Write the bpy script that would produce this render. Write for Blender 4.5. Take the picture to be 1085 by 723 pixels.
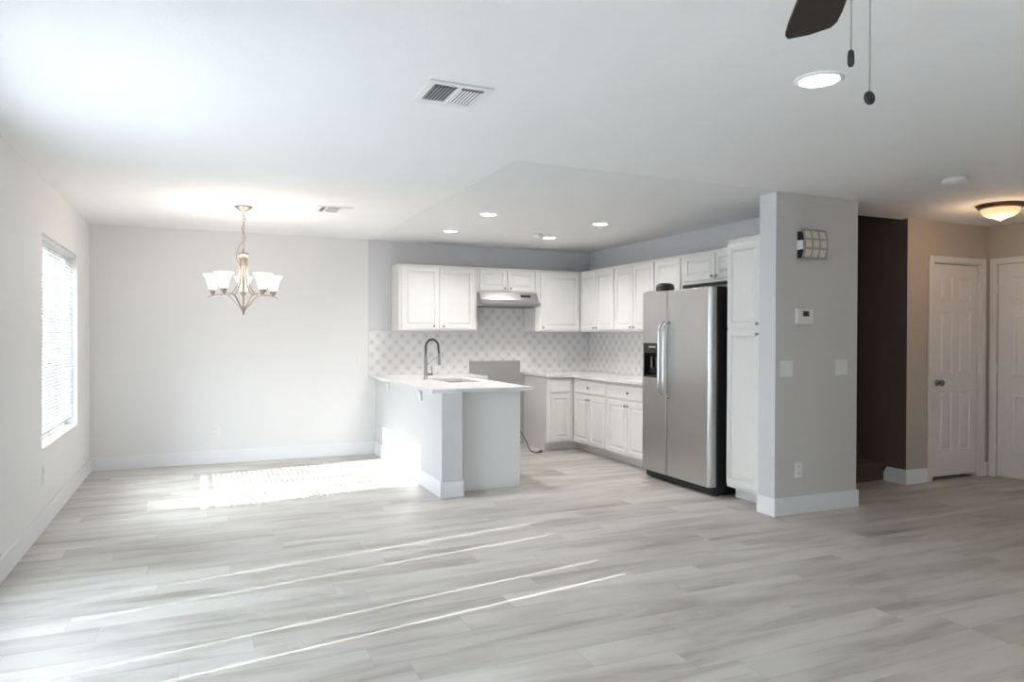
import bpy, math, random
from mathutils import Vector as V3, Matrix
random.seed(7)
PI = math.pi
sc = bpy.context.scene
for o in list(bpy.data.objects): bpy.data.objects.remove(o)
col = sc.collection

# ------------------------------------------------------------------ camera
H = 2.44
cam_d = bpy.data.cameras.new('camera'); cam = bpy.data.objects.new('camera', cam_d); col.objects.link(cam)
yaw, pitch, roll = math.radians(23.744), math.radians(-.395), math.radians(.205)
F = V3((math.sin(yaw)*math.cos(pitch), math.cos(yaw)*math.cos(pitch), math.sin(pitch)))
R0 = V3((math.cos(yaw), -math.sin(yaw), 0)); U0 = R0.cross(F)
R1 = R0*math.cos(roll) + U0*math.sin(roll); U1 = -R0*math.sin(roll) + U0*math.cos(roll)
M = Matrix((R1, U1, -F)).transposed().to_4x4(); M.translation = V3((0, 0, 1.35))
cam.matrix_world = M
cam_d.sensor_width = 36; cam_d.lens = 748.5/1085*36; cam_d.clip_start = .05; cam_d.clip_end = 200
sc.camera = cam

# ------------------------------------------------------------------ light
sc.view_settings.view_transform = 'Standard'; sc.view_settings.look = 'None'
sc.view_settings.exposure = 1.06; sc.view_settings.gamma = 1.0; sc.view_settings.use_curve_mapping = False
w = bpy.data.worlds.new('sky'); sc.world = w; w.use_nodes = True
bg = w.node_tree.nodes['Background']; bg.inputs[0].default_value = (.86, .93, 1, 1); bg.inputs[1].default_value = 0.62

def lamp(name, kind, loc, energy, color=(1, 1, 1), direction=None, **kw):
    d = bpy.data.lights.new(name, kind); d.energy = energy; d.color = color
    for k, v in kw.items(): setattr(d, k, v)
    o = bpy.data.objects.new(name, d); col.objects.link(o); o.location = loc
    if direction is not None: o.rotation_euler = V3(direction).to_track_quat('-Z', 'Y').to_euler()
    return o
SUN_DIR = (1, .155, -.565)
lamp('sun', 'SUN', (-6, 3, 6), 10.5, (1, .97, .93), SUN_DIR, angle=math.radians(.25))
# daylight of the open sky arriving at the window openings (outside the glass)
SKY = (.86, .93, 1)
lamp('skylight_dining', 'AREA', (-3.3, 6.4, 3.5), 500, SKY, (1, .0, -.90), shape='RECTANGLE', size=3.2, size_y=2.6)
lamp('skylight_patio', 'AREA', (-1.30, 3.45, 1.05), 138, SKY, (1, 0, 0), shape='RECTANGLE', size=1.5, size_y=1.6)
lamp('skylight_added_side', 'AREA', (-1.30, -.3, 1.3), 38, SKY, (1, 0, .0), shape='RECTANGLE', size=1.9, size_y=1.6)  # sky fill outside the unseen window added behind the camera
lamp('skylight_front', 'AREA', (2.2, -3.3, 1.25), 8, SKY, (0, 1, 0), shape='RECTANGLE', size=2.2, size_y=1.9)

# ------------------------------------------------------------------ materials
def mat(name, color, rough=.5, metal=0, noise=0, nscale=8, bump=0, bscale=60, emit=None, estr=0, coat=0, stretch=None, spec=None):
    m = bpy.data.materials.new(name); m.use_nodes = True
    nt = m.node_tree; b = nt.nodes['Principled BSDF']
    b.inputs['Roughness'].default_value = rough; b.inputs['Metallic'].default_value = metal
    b.inputs['Base Color'].default_value = (*color, 1)
    if spec is not None: b.inputs['Specular IOR Level'].default_value = spec
    tc = nt.nodes.new('ShaderNodeTexCoord'); src = tc.outputs['Object']
    if stretch:
        mp = nt.nodes.new('ShaderNodeMapping'); mp.inputs['Scale'].default_value = stretch
        nt.links.new(src, mp.inputs[0]); src = mp.outputs[0]
    if noise:
        n = nt.nodes.new('ShaderNodeTexNoise'); n.inputs['Scale'].default_value = nscale; n.inputs['Detail'].default_value = 3
        nt.links.new(src, n.inputs['Vector'])
        r = nt.nodes.new('ShaderNodeMapRange'); r.inputs['To Min'].default_value = 1-noise; r.inputs['To Max'].default_value = 1+noise
        nt.links.new(n.outputs['Fac'], r.inputs['Value'])
        mx = nt.nodes.new('ShaderNodeVectorMath'); mx.operation = 'SCALE'; mx.inputs[0].default_value = color
        nt.links.new(r.outputs[0], mx.inputs['Scale']); nt.links.new(mx.outputs[0], b.inputs['Base Color'])
    if bump:
        n = nt.nodes.new('ShaderNodeTexNoise'); n.inputs['Scale'].default_value = bscale
        nt.links.new(src, n.inputs['Vector'])
        bp = nt.nodes.new('ShaderNodeBump'); bp.inputs['Strength'].default_value = bump; bp.inputs['Distance'].default_value = .002
        nt.links.new(n.outputs['Fac'], bp.inputs['Height']); nt.links.new(bp.outputs[0], b.inputs['Normal'])
    if emit: b.inputs['Emission Color'].default_value = (*emit, 1); b.inputs['Emission Strength'].default_value = estr
    if coat: b.inputs['Coat Weight'].default_value = coat
    return m

MW = mat('greige_wall_paint', (.79, .785, .785), .85, noise=.02, nscale=2, bump=.25, bscale=90)
MW_SHADE = mat('greige_wall_paint_shaded', (.62, .603, .585), .85, noise=.02, nscale=2, bump=.25, bscale=90)  # same wall paint, with the shade on the return front put into the colour
MK = mat('cool_grey_kitchen_paint', (.65, .645, .668), .85, noise=.02, nscale=2, bump=.25, bscale=90)
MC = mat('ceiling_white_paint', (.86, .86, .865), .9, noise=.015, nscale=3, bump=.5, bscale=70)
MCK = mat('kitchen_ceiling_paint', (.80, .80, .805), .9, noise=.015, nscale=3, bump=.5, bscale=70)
MP = mat('peninsula_wall_paint', (.68, .68, .685), .8, noise=.01, bump=.2, bscale=90)
MB_ = mat('baseboard_white', (.82, .83, .85), .45, noise=.01)
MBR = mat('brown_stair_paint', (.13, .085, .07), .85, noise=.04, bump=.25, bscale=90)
MTAN = mat('tan_hall_paint', (.48, .425, .365), .85, noise=.02, bump=.25, bscale=90)
MCAB = mat('cabinet_white_paint', (.78, .77, .75), .38, noise=.012, nscale=5)
MPAN = mat('cabinet_end_panel', (.83, .82, .81), .5, noise=.012, nscale=5)
MDOOR = mat('door_white_paint', (.74, .70, .68), .4, noise=.01, stretch=(12, 12, 1), nscale=10)
MNICK = mat('brushed_nickel', (.38, .37, .36), .32, 1, noise=.06, nscale=60)
MCHN = mat('chandelier_nickel', (.42, .37, .33), .34, 1, noise=.05, nscale=60)
MKNOB = mat('dark_nickel', (.22, .21, .20), .35, 1, noise=.05)
MBRZ = mat('bronze_ring', (.23, .15, .10), .4, .8, noise=.1, nscale=30)
MPLAS = mat('white_plastic', (.80, .80, .79), .4, noise=.01)
MVENT = mat('white_vent_metal', (.80, .80, .80), .4, noise=.01)
MDARK = mat('dark_cavity', (.03, .03, .03), .8, noise=.1)
MVG = mat('grey_duct', (.14, .14, .145), .6, noise=.1)
MBLK = mat('black_plastic', (.012, .012, .013), .35, noise=.1)
MBLKS = mat('fridge_black_side', (.018, .018, .02), .45, noise=.1, bump=.3, bscale=300)
MFAN = mat('fan_dark_wood', (.022, .016, .016), .4, noise=.2, nscale=12, stretch=(1, 8, 8))
MSPR = mat('dark_spring_steel', (.10, .095, .09), .35, 1, noise=.05)
MCARP = mat('brown_stair_carpet', (.10, .065, .045), .95, noise=.35, nscale=60, bump=.8, bscale=300)
MVANE = mat('blind_slat_white', (.70, .70, .715), .5, noise=.01)
MCREAM = mat('cream_glass_panes', (.72, .69, .58), .4, noise=.03)
MSCON = mat('sconce_grey_metal', (.42, .40, .38), .4, .3, noise=.05)
MCORD = mat('grey_power_cord', (.10, .095, .09), .5, noise=.1)
MPATCH = mat('bare_wall_patch', (.36, .36, .37), .85, noise=.03)
MLCD = mat('dark_display', (.05, .05, .055), .2, noise=.1)
ML = mat('recessed_lens', (.9, .9, .9), .5, emit=(1, .97, .98), estr=9)
MSH = mat('frosted_shade_glass', (.92, .88, .82), .5, emit=(1, .86, .68), estr=.75)
MAMB = mat('amber_bowl_glass', (.85, .66, .42), .45, emit=(1, .62, .30), estr=.38, noise=.05)
MBULB = mat('bulb', (1, .9, .8), .5, emit=(1, .78, .5), estr=10)

def steel(name, base, rough, axis_scale):
    m = mat(name, base, rough, 1, noise=.05, nscale=30, stretch=axis_scale)
    return m
MSTEEL = steel('stainless_steel', (.56, .555, .55), .30, (3, 3, .5))
MHOOD = steel('hood_steel', (.55, .55, .56), .28, (.5, 3, 3))
MHAND = steel('handle_steel', (.62, .62, .63), .22, (1, 1, 1))

def glass_mat():
    m = bpy.data.materials.new('window_glass'); m.use_nodes = True; nt = m.node_tree
    nt.nodes.clear(); out = nt.nodes.new('ShaderNodeOutputMaterial')
    t = nt.nodes.new('ShaderNodeBsdfTransparent'); t.inputs[0].default_value = (.93, .95, .95, 1)
    g = nt.nodes.new('ShaderNodeBsdfGlossy'); g.inputs['Roughness'].default_value = .03
    mx = nt.nodes.new('ShaderNodeMixShader'); mx.inputs[0].default_value = .06
    nt.links.new(t.outputs[0], mx.inputs[1]); nt.links.new(g.outputs[0], mx.inputs[2]); nt.links.new(mx.outputs[0], out.inputs[0])
    return m
MGL = glass_mat()
def vane_mat():
    m = bpy.data.materials.new('vertical_vane_fabric'); m.use_nodes = True; nt = m.node_tree
    nt.nodes.clear(); out = nt.nodes.new('ShaderNodeOutputMaterial')
    t = nt.nodes.new('ShaderNodeBsdfTranslucent'); t.inputs[0].default_value = (.85, .87, .9, 1)
    g = nt.nodes.new('ShaderNodeBsdfDiffuse'); g.inputs[0].default_value = (.8, .8, .8, 1)
    mx = nt.nodes.new('ShaderNodeMixShader'); mx.inputs[0].default_value = .5
    nt.links.new(t.outputs[0], mx.inputs[1]); nt.links.new(g.outputs[0], mx.inputs[2]); nt.links.new(mx.outputs[0], out.inputs[0])
    return m
MVV = vane_mat()

class NB:                                  # small node-graph writer
    def __init__(s, m): s.nt = m.node_tree
    def m(s, op, a, b=None, c=None):
        n = s.nt.nodes.new('ShaderNodeMath'); n.operation = op
        for i, x in enumerate((a, b, c)):
            if x is None: continue
            if isinstance(x, (int, float)): n.inputs[i].default_value = x
            else: s.nt.links.new(x, n.inputs[i])
        return n.outputs[0]
    def xyz(s, x, y, z):
        n = s.nt.nodes.new('ShaderNodeCombineXYZ')
        for i, v in enumerate((x, y, z)):
            if isinstance(v, (int, float)): n.inputs[i].default_value = v
            else: s.nt.links.new(v, n.inputs[i])
        return n.outputs[0]
    def wn(s, v):
        n = s.nt.nodes.new('ShaderNodeTexWhiteNoise'); n.noise_dimensions = '3D'; s.nt.links.new(v, n.inputs['Vector']); return n.outputs['Value']
    def noise(s, v, sc_, det=3, rough=.5, dist=0):
        n = s.nt.nodes.new('ShaderNodeTexNoise'); n.inputs['Scale'].default_value = sc_; n.inputs['Detail'].default_value = det
        n.inputs['Roughness'].default_value = rough; n.inputs['Distortion'].default_value = dist
        s.nt.links.new(v, n.inputs['Vector']); return n.outputs['Fac']
    def ramp(s, v, stops):
        n = s.nt.nodes.new('ShaderNodeValToRGB'); e = n.color_ramp.elements
        while len(e) < len(stops): e.new(.5)
        for k, (p, c) in enumerate(stops): e[k].position = p; e[k].color = (*c, 1)
        s.nt.links.new(v, n.inputs[0]); return n.outputs[0]
    def mix(s, f, a, b, mode='MIX'):
        n = s.nt.nodes.new('ShaderNodeMixRGB'); n.blend_type = mode
        for i, x in enumerate((f, a, b)):
            if isinstance(x, (int, float)): n.inputs[i].default_value = x
            elif isinstance(x, tuple): n.inputs[i].default_value = (*x, 1)
            else: s.nt.links.new(x, n.inputs[i])
        return n.outputs[0]

def floor_mat():
    m = bpy.data.materials.new('grey_oak_planks'); m.use_nodes = True; nt = m.node_tree; b = nt.nodes['Principled BSDF']
    N = NB(m); tc = nt.nodes.new('ShaderNodeTexCoord'); sp = nt.nodes.new('ShaderNodeSeparateXYZ'); nt.links.new(tc.outputs['Object'], sp.inputs[0])
    x, y = sp.outputs[0], sp.outputs[1]
    W, L = .178, 1.22
    ry = N.m('DIVIDE', y, W); row = N.m('FLOOR', ry)
    off = N.m('MULTIPLY', N.wn(N.xyz(row, 3.1, 0)), L)
    rx = N.m('DIVIDE', N.m('ADD', x, off), L); cl = N.m('FLOOR', rx)
    pid = N.wn(N.xyz(row, cl, 7.7))
    pid2 = N.wn(N.xyz(row, cl, 2.2))
    v1 = N.xyz(N.m('ADD', N.m('MULTIPLY', x, 1.0), N.m('MULTIPLY', pid, 37)), N.m('ADD', N.m('MULTIPLY', y, 5.0), N.m('MULTIPLY', pid2, 53)), 0)
    n1 = N.noise(v1, 1.15, 4, .55, .5)
    v2 = N.xyz(N.m('ADD', N.m('MULTIPLY', x, 3), N.m('MULTIPLY', pid, 17)), N.m('MULTIPLY', y, 60), 0)
    n2 = N.noise(v2, 1.5, 4, .6)
    base = N.ramp(n1, [(.28, (.34, .312, .282)), (.42, (.47, .445, .412)), (.54, (.56, .54, .508)), (.8, (.61, .59, .56))])
    tint = N.ramp(pid, [(0, (.86, .855, .845)), (.5, (.95, .945, .94)), (1, (1.05, 1.05, 1.05))])
    c = N.mix(1, base, tint, 'MULTIPLY')
    g = N.ramp(n2, [(.3, (.93, .93, .93)), (.6, (1.02, 1.02, 1.02))])
    c = N.mix(1, c, g, 'MULTIPLY')
    fy = N.m('FRACT', ry); ey = N.m('MINIMUM', fy, N.m('SUBTRACT', 1, fy))
    fx = N.m('FRACT', rx); ex = N.m('MULTIPLY', N.m('MINIMUM', fx, N.m('SUBTRACT', 1, fx)), L/W)
    e = N.m('MINIMUM', ey, ex); seam = N.m('LESS_THAN', e, .008)
    c = N.mix(N.m('MULTIPLY', seam, .35), c, (.16, .15, .14))
    nt.links.new(c, b.inputs['Base Color'])
    nt.links.new(N.m('ADD', N.m('MULTIPLY', n2, .15), .33), b.inputs['Roughness'])
    bp = nt.nodes.new('ShaderNodeBump'); bp.inputs['Strength'].default_value = .12; bp.inputs['Distance'].default_value = .002
    nt.links.new(N.m('SUBTRACT', n2, seam), bp.inputs['Height']); nt.links.new(bp.outputs[0], b.inputs['Normal'])
    b.inputs['Specular IOR Level'].default_value = .45
    return m
MFLOOR = floor_mat()

def tile_mat(axis):
    m = bpy.data.materials.new('patterned_tile_'+('x' if axis == 0 else 'y')); m.use_nodes = True; nt = m.node_tree; b = nt.nodes['Principled BSDF']
    N = NB(m); tc = nt.nodes.new('ShaderNodeTexCoord'); sp = nt.nodes.new('ShaderNodeSeparateXYZ'); nt.links.new(tc.outputs['Object'], sp.inputs[0])
    h, z = sp.outputs[axis], sp.outputs[2]
    u = N.m('DIVIDE', h, .142); v = N.m('DIVIDE', z, .150)
    # two interleaved diamond lattices
    a = N.m('SUBTRACT', N.m('FRACT', N.m('ADD', u, v)), .5); c2 = N.m('SUBTRACT', N.m('FRACT', N.m('SUBTRACT', u, v)), .5)
    aa, bb = N.m('ABSOLUTE', a), N.m('ABSOLUTE', c2)
    d = N.m('MAXIMUM', aa, bb)                                  # diamond about each node
    star = N.m('MULTIPLY', N.m('ADD', aa, bb), .5)
    r = N.m('SQRT', N.m('ADD', N.m('MULTIPLY', aa, aa), N.m('MULTIPLY', bb, bb)))
    ring = N.m('MULTIPLY', N.m('GREATER_THAN', d, .06), N.m('LESS_THAN', d, .15))
    petal = N.m('MULTIPLY', N.m('LESS_THAN', d, .33), N.m('GREATER_THAN', d, .16))
    lobes = N.m('LESS_THAN', N.m('MINIMUM', aa, bb), .07)
    n = N.noise(tc.outputs['Object'], 9, 3)
    col_ = N.mix(N.m('MULTIPLY', petal, .38), (.80, .79, .79), (.62, .61, .615))
    col_ = N.mix(N.m('MULTIPLY', N.m('MULTIPLY', lobes, N.m('GREATER_THAN', d, .30)), .35), col_, (.52, .51, .52))
    col_ = N.mix(N.m('MULTIPLY', ring, .6), col_, (.24, .235, .24))
    col_ = N.mix(.22, col_, N.ramp(n, [(.3, (.60, .595, .60)), (.7, (.76, .75, .75))]))
    nt.links.new(col_, b.inputs['Base Color']); b.inputs['Roughness'].default_value = .3
    gu = N.m('FRACT', N.m('MULTIPLY', u, .7)); gv = N.m('FRACT', N.m('MULTIPLY', v, .75))
    return m
MTX, MTY = tile_mat(0), tile_mat(1)

def quartz():
    m = bpy.data.materials.new('white_quartz'); m.use_nodes = True; nt = m.node_tree; b = nt.nodes['Principled BSDF']; N = NB(m)
    tc = nt.nodes.new('ShaderNodeTexCoord'); n = N.noise(tc.outputs['Object'], 3, 6, .6, 1.5)
    nt.links.new(N.ramp(n, [(.40, (.82, .82, .83)), (.5, (.77, .77, .78)), (.54, (.82, .82, .83))]), b.inputs['Base Color'])
    b.inputs['Roughness'].default_value = .22
    return m
MQ = quartz()

# ------------------------------------------------------------------ mesh helpers
class MB:
    def __init__(s): s.v = []; s.f = []; s.mi = []; s.sm = []
    def add(s, vs, fs, mi=0, smooth=False):
        k = len(s.v); s.v += [V3(p) for p in vs]; s.f += [tuple(i+k for i in f) for f in fs]; s.mi += [mi]*len(fs); s.sm += [smooth]*len(fs); return s
    def box(s, a, b, mi=0):
        x0, y0, z0 = [min(p, q) for p, q in zip(a, b)]; x1, y1, z1 = [max(p, q) for p, q in zip(a, b)]
        vs = [(x0,y0,z0),(x1,y0,z0),(x1,y1,z0),(x0,y1,z0),(x0,y0,z1),(x1,y0,z1),(x1,y1,z1),(x0,y1,z1)]
        fs = [(0,3,2,1),(4,5,6,7),(0,1,5,4),(1,2,6,5),(2,3,7,6),(3,0,4,7)]     # -z +z -y +x +y -x
        s.add(vs, fs, 0)
        if isinstance(mi, (list, tuple)): s.mi[-6:] = list(mi)
        else: s.mi[-6:] = [mi]*6
        return s
    def loops(s, P, U, W, N, w, h, prof, back=0):
        """nested rectangular loops: prof = [(inset, height)...]; closed with a cap"""
        P, U, W, N = V3(P), V3(U), V3(W), V3(N); k = len(s.v); vs = []; fs = []
        flip = U.cross(W).dot(N) < 0
        for ins, ht in prof:
            for (a, b) in ((ins, ins), (w-ins, ins), (w-ins, h-ins), (ins, h-ins)): vs.append(P+U*a+W*b+N*ht)
        for i in range(len(prof)-1):
            for j in range(4):
                q = (i*4+j, i*4+(j+1) % 4, (i+1)*4+(j+1) % 4, (i+1)*4+j); fs.append(q[::-1] if flip else q)
        c = tuple((len(prof)-1)*4+j for j in range(4)); fs.append(c[::-1] if flip else c)
        if back: c = (3, 2, 1, 0); fs.append(c[::-1] if flip else c)
        return s.add(vs, fs)
    def tube(s, pts, r, n=8, closed=False, smooth=True, sy=1.0):
        pts = [V3(p) for p in pts]; rs = r if isinstance(r, (list, tuple)) else [r]*len(pts); vs = []; fs = []
        L = len(pts); up = None
        for i, p in enumerate(pts):
            t = (pts[(i+1) % L] if (closed or i < L-1) else p) - (pts[i-1] if (closed or i > 0) else p)
            t.normalize()
            if up is None: up = t.orthogonal().normalized()
            up = (up - t*up.dot(t)).normalized(); sd = t.cross(up)
            for k in range(n):
                a = 2*PI*k/n; vs.append(p + up*math.cos(a)*rs[i] + sd*math.sin(a)*rs[i]*sy)
        for i in range(L if closed else L-1):
            for k in range(n):
                i2 = (i+1) % L
                fs.append((i*n+k, i*n+(k+1) % n, i2*n+(k+1) % n, i2*n+k))
        if not closed: fs += [tuple(range(n))[::-1], tuple((L-1)*n+k for k in range(n))]
        return s.add(vs, fs, 0, smooth)
    def lathe(s, prof, c=(0, 0, 0), n=24, axis='Z', cap=True, smooth=True, mi=0):
        vs = []; fs = []
        c = V3(c)
        for r, h in prof:
            for k in range(n):
                a = 2*PI*k/n; x, y = r*math.cos(a), r*math.sin(a)
                vs.append(c + (V3((x, y, h)) if axis == 'Z' else V3((h, x, y)) if axis == 'X' else V3((y, h, x))))
        for i in range(len(prof)-1):
            for k in range(n): fs.append((i*n+k, i*n+(k+1) % n, (i+1)*n+(k+1) % n, (i+1)*n+k))
        if cap: fs += [tuple(range(n))[::-1], tuple((len(prof)-1)*n+k for k in range(n))]
        return s.add(vs, fs, mi, smooth)
    def prism(s, poly, a, b, axis='Y', smooth=False):
        """poly of 2-D points extruded from a to b along axis"""
        def P(p, t): return (p[0], t, p[1]) if axis == 'Y' else (t, p[0], p[1]) if axis == 'X' else (p[0], p[1], t)
        n = len(poly); vs = [P(p, a) for p in poly]+[P(p, b) for p in poly]
        fs = [tuple(range(n)), tuple(range(2*n-1, n-1, -1))]+[(i, i+n, (i+1) % n+n, (i+1) % n) for i in range(n)]
        return s.add(vs, fs, 0, smooth)
    def build(s, name, m, parent=None, loc=None, bevel=0, bseg=2):
        o0 = V3(loc) if loc is not None else (V3(parent['_o']) if parent is not None else V3((0, 0, 0)))
        me = bpy.data.meshes.new(name); me.from_pydata([tuple(p-o0) for p in s.v], [], s.f)
        ms = m if isinstance(m, (list, tuple)) else [m]
        for k in ms: me.materials.append(k)
        for i, p in enumerate(me.polygons): p.material_index = s.mi[i]; p.use_smooth = s.sm[i]
        me.validate(); me.update()
        import bmesh
        bm = bmesh.new(); bm.from_mesh(me); bmesh.ops.recalc_face_normals(bm, faces=bm.faces); bm.to_mesh(me); bm.free()
        o = bpy.data.objects.new(name, me); col.objects.link(o); o['_o'] = tuple(o0)
        if parent is not None: o.parent = parent
        else: o.location = o0
        if any(s.sm):
            pass
        if bevel:
            md = o.modifiers.new('bevel', 'BEVEL'); md.width = bevel; md.segments = bseg; md.limit_method = 'ANGLE'; md.angle_limit = math.radians(40)
        return o
def tag(o, label, cat, group=None, kind=None):
    o['label'] = label; o['category'] = cat
    if group: o['group'] = group
    if kind: o['kind'] = kind
    return o
def struct(o): o['kind'] = 'structure'; return o
def empty(name, loc, label, cat, group=None):
    o = bpy.data.objects.new(name, None); col.objects.link(o); o.location = loc; o['_o'] = tuple(loc); o.empty_display_size = .1
    return tag(o, label, cat, group)
def dup(root, delta, label):
    r = root.copy(); col.objects.link(r); r.location = V3(root.location)+V3(delta); r['label'] = label
    for ch in list(root.children):
        c = ch.copy(); col.objects.link(c); c.parent = r
        for g in list(ch.children):
            d = g.copy(); col.objects.link(d); d.parent = c
    return r

# ------------------------------------------------------------------ room shell
XL, YB, XK, XS = -1.004, 8.036, 4.637, 4.793
XPI, YP0, YP1 = 3.942, 4.054, 4.226
XC, YC, XR, YF, HS = 5.919, 4.467, 7.069, -3.0, 5.0
t = .12
struct(MB().box((XL-t, YF-t, -.08), (XR+t, YB+t, 0)).build('floor', MFLOOR))
c = MB()
c.box((XL-t, YF-t, H), (XR+t, 4.535, H+.1)); c.box((XL-t, 4.535, H), (XK+.02, YB+t, H+.1)); c.box((XC+.02, 4.535, H), (XR+t, YB+t, H+.1))
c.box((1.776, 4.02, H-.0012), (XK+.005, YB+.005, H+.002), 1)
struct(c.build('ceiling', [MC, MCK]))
# left wall with three window openings; W3 is unseen, added to brighten the ceiling
W1 = (5.755, 7.259, .557, 2.054); W2 = (2.72, 4.25, .25, 1.92); W3 = (-1.3, .6, .5, 1.9)
def wall_with(openings, a, b, make):
    ys = a; parts = []
    for (y0, y1, z0, z1) in sorted(openings):
        make(ys, y0, 0, H); make(y0, y1, 0, z0); make(y0, y1, z1, H); ys = y1
    make(ys, b, 0, H)
wl = MB(); wall_with([W1, W2, W3], YF-t, YB+t, lambda y0, y1, z0, z1: wl.box((XL-t, y0, z0), (XL, y1, z1)))
struct(wl.build('wall_left', MW))
wb = MB(); wb.box((XL, YB, 0), (1.742, YB+t, H), 0); wb.box((1.742, YB-.0015, .87), (XK+.05, YB+t, H), 1); wb.box((1.742, YB, 0), (XK+.05, YB+t, .87), 0); wb.box((XK+.05, YB, 0), (XR+t, YB+t, HS), 2)
struct(wb.build('wall_back', [MW, MK, MBR]))
# wall between kitchen and stairs, ending in the thick return with the switches
wk = MB(); wk.box((XK, YP1, 0), (XS, YB, HS), (1, 1, 1, 2, 1, 1))
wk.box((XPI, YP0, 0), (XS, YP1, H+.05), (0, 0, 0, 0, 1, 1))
struct(wk.build('wall_right', [MW_SHADE, MK, MBR]))
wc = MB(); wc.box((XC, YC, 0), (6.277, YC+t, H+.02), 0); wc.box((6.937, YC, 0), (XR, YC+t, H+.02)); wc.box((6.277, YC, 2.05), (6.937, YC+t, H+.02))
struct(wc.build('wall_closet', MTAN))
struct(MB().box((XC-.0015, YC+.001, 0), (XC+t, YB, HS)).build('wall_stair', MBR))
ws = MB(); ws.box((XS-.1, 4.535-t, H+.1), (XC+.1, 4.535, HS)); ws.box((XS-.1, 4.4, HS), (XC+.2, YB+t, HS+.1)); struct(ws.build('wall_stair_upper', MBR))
struct(MB().box((XR, YF-t, 0), (XR+t, YB+t, H)).build('wall_hall', MTAN))
wf = MB(); 
for a, b, z0, z1 in ((XL, 1.1, 0, H), (1.1, 3.3, 2.2, H), (1.1, 3.3, 0, .3), (3.3, XR, 0, H)): wf.box((a, YF-t, z0), (b, YF, z1))
struct(wf.build('wall_front', MW))
struct(MB().box((1.83, 5.60, 0), (2.01, YB, .868)).build('wall_peninsula', MP))

# baseboards
hb, tb = .135, .015
def bb(name, *segs):
    m = MB()
    for a, b in segs: m.box((*a, 0), (*b, hb))
    return struct(m.build(name, MB_, bevel=.003))
bb('baseboard_left', ((XL, YF), (XL+tb, YB)))
bb('baseboard_back', ((XL+tb, YB-tb), (1.83-tb, YB)))
bb('baseboard_peninsula', ((1.83-tb, 5.60-tb), (1.83, YB)), ((1.83, 5.60-tb), (2.01+tb, 5.60)), ((2.01, 5.60), (2.01+tb, 5.768)))
bb('baseboard_right', ((XPI-tb, YP0-tb), (XPI, YP1)), ((XPI, YP0-tb), (XS+tb, YP0)), ((XS, YP0), (XS+tb, 4.66)))
m = MB().prism([(YC-tb, 0), (4.69, 0), (4.69, .075), (4.655, .135), (YC-tb, .135)], XC-tb, XC, 'X')
struct(m.build('baseboard_stair', MB_))
bb('baseboard_closet', ((XC, YC-tb), (6.195, YC)), ((7.018, YC-tb), (XR, YC)))
bb('baseboard_hall', ((XR-tb, YF), (XR, 3.46)))
bb('baseboard_front', ((XL+tb, YF), (XR-tb, YF+tb)))

# windows
def window(name, W, x0=XL-t, mull=True):
    y0, y1, z0, z1 = W; f = MB(); e = .045; xa, xb = XL-t+.004, XL-t+.035
    f.box((xa, y0, z0), (xb, y0+e, z1)).box((xa, y1-e, z0), (xb, y1, z1)).box((xa, y0, z0), (xb, y1, z0+e)).box((xa, y0, z1-e), (xb, y1, z1))
    if mull: f.box((xa, (W[0]+W[1])/2-.018, z0), (xb, (W[0]+W[1])/2+.018, z1))
    fr = struct(f.build(name, MPLAS))
    g = MB().box((xa+.012, y0+e, z0+e), (xa+.016, y1-e, z1-e)).build('pane', MGL, fr)
    return fr
window('window_1', W1); window('window_2', W2); window('window_3_added', W3)  # the last one is out of view, added for its daylight and bounce
f = MB(); e = .05
f.box((1.1, YF-t+.02, .3), (1.1+e, YF-t+.06, 2.2)).box((3.3-e, YF-t+.02, .3), (3.3, YF-t+.06, 2.2)).box((1.1, YF-t+.02, .3), (3.3, YF-t+.06, .3+e)).box((1.1, YF-t+.02, 2.2-e), (3.3, YF-t+.06, 2.2)).box((2.18, YF-t+.02, .3), (2.22, YF-t+.06, 2.2))
fr = struct(f.build('window_4', MPLAS)); MB().box((1.15, YF-t+.035, .35), (3.25, YF-t+.04, 2.15)).build('pane', MGL, fr)
# sill of the dining window
struct(MB().box((XL-t+.036, W1[0], W1[2]-.004), (XL+.004, W1[1], W1[2]+.006)).build('trim_1', MB_))

# horizontal mini blind in the dining window
bl = empty('window_blind', (XL-.05, 6.507, 2.05), 'white horizontal mini blind with open slats in the dining window', 'blind')
MB().box((XL-.062, W1[0]+.006, 2.018), (XL-.022, W1[1]-.006, 2.052)).build('headrail', MVANE, bl, bevel=.003)
s_ = MB(); zz = .665; n = 0
ang = math.radians(45)
while zz < 2.01:
    xm = XL-.042; dx, dz = .0125*math.cos(ang), .0125*math.sin(ang)
    a, b, c_ = (xm-dx, zz+dz), (xm, zz+.0025), (xm+dx, zz-dz)
    th = .0009
    s_.prism([a, b, c_, (c_[0], c_[1]-th), (b[0], b[1]-th), (a[0], a[1]-th)], W1[0]+.01, W1[1]-.01, 'Y'); zz += .0262
o = s_.build('slats', MVANE, bl)
MB().box((XL-.053, W1[0]+.01, .625), (XL-.03, W1[1]-.01, .643)).build('bottom_rail', MVANE, bl, bevel=.002)
for yy in (5.98, 6.51, 7.03):
    MB().tube([(XL-.028, yy, .64), (XL-.028, yy, 2.02)], .0012, 5).tube([(XL-.056, yy, .64), (XL-.056, yy, 2.02)], .0012, 5).build('ladder_cord', MVANE, bl)
MB().tube([(XL-.015, 5.84, 2.02), (XL-.015, 5.84, 1.25)], .003, 6).build('tilt_wand', MVANE, bl)

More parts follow.
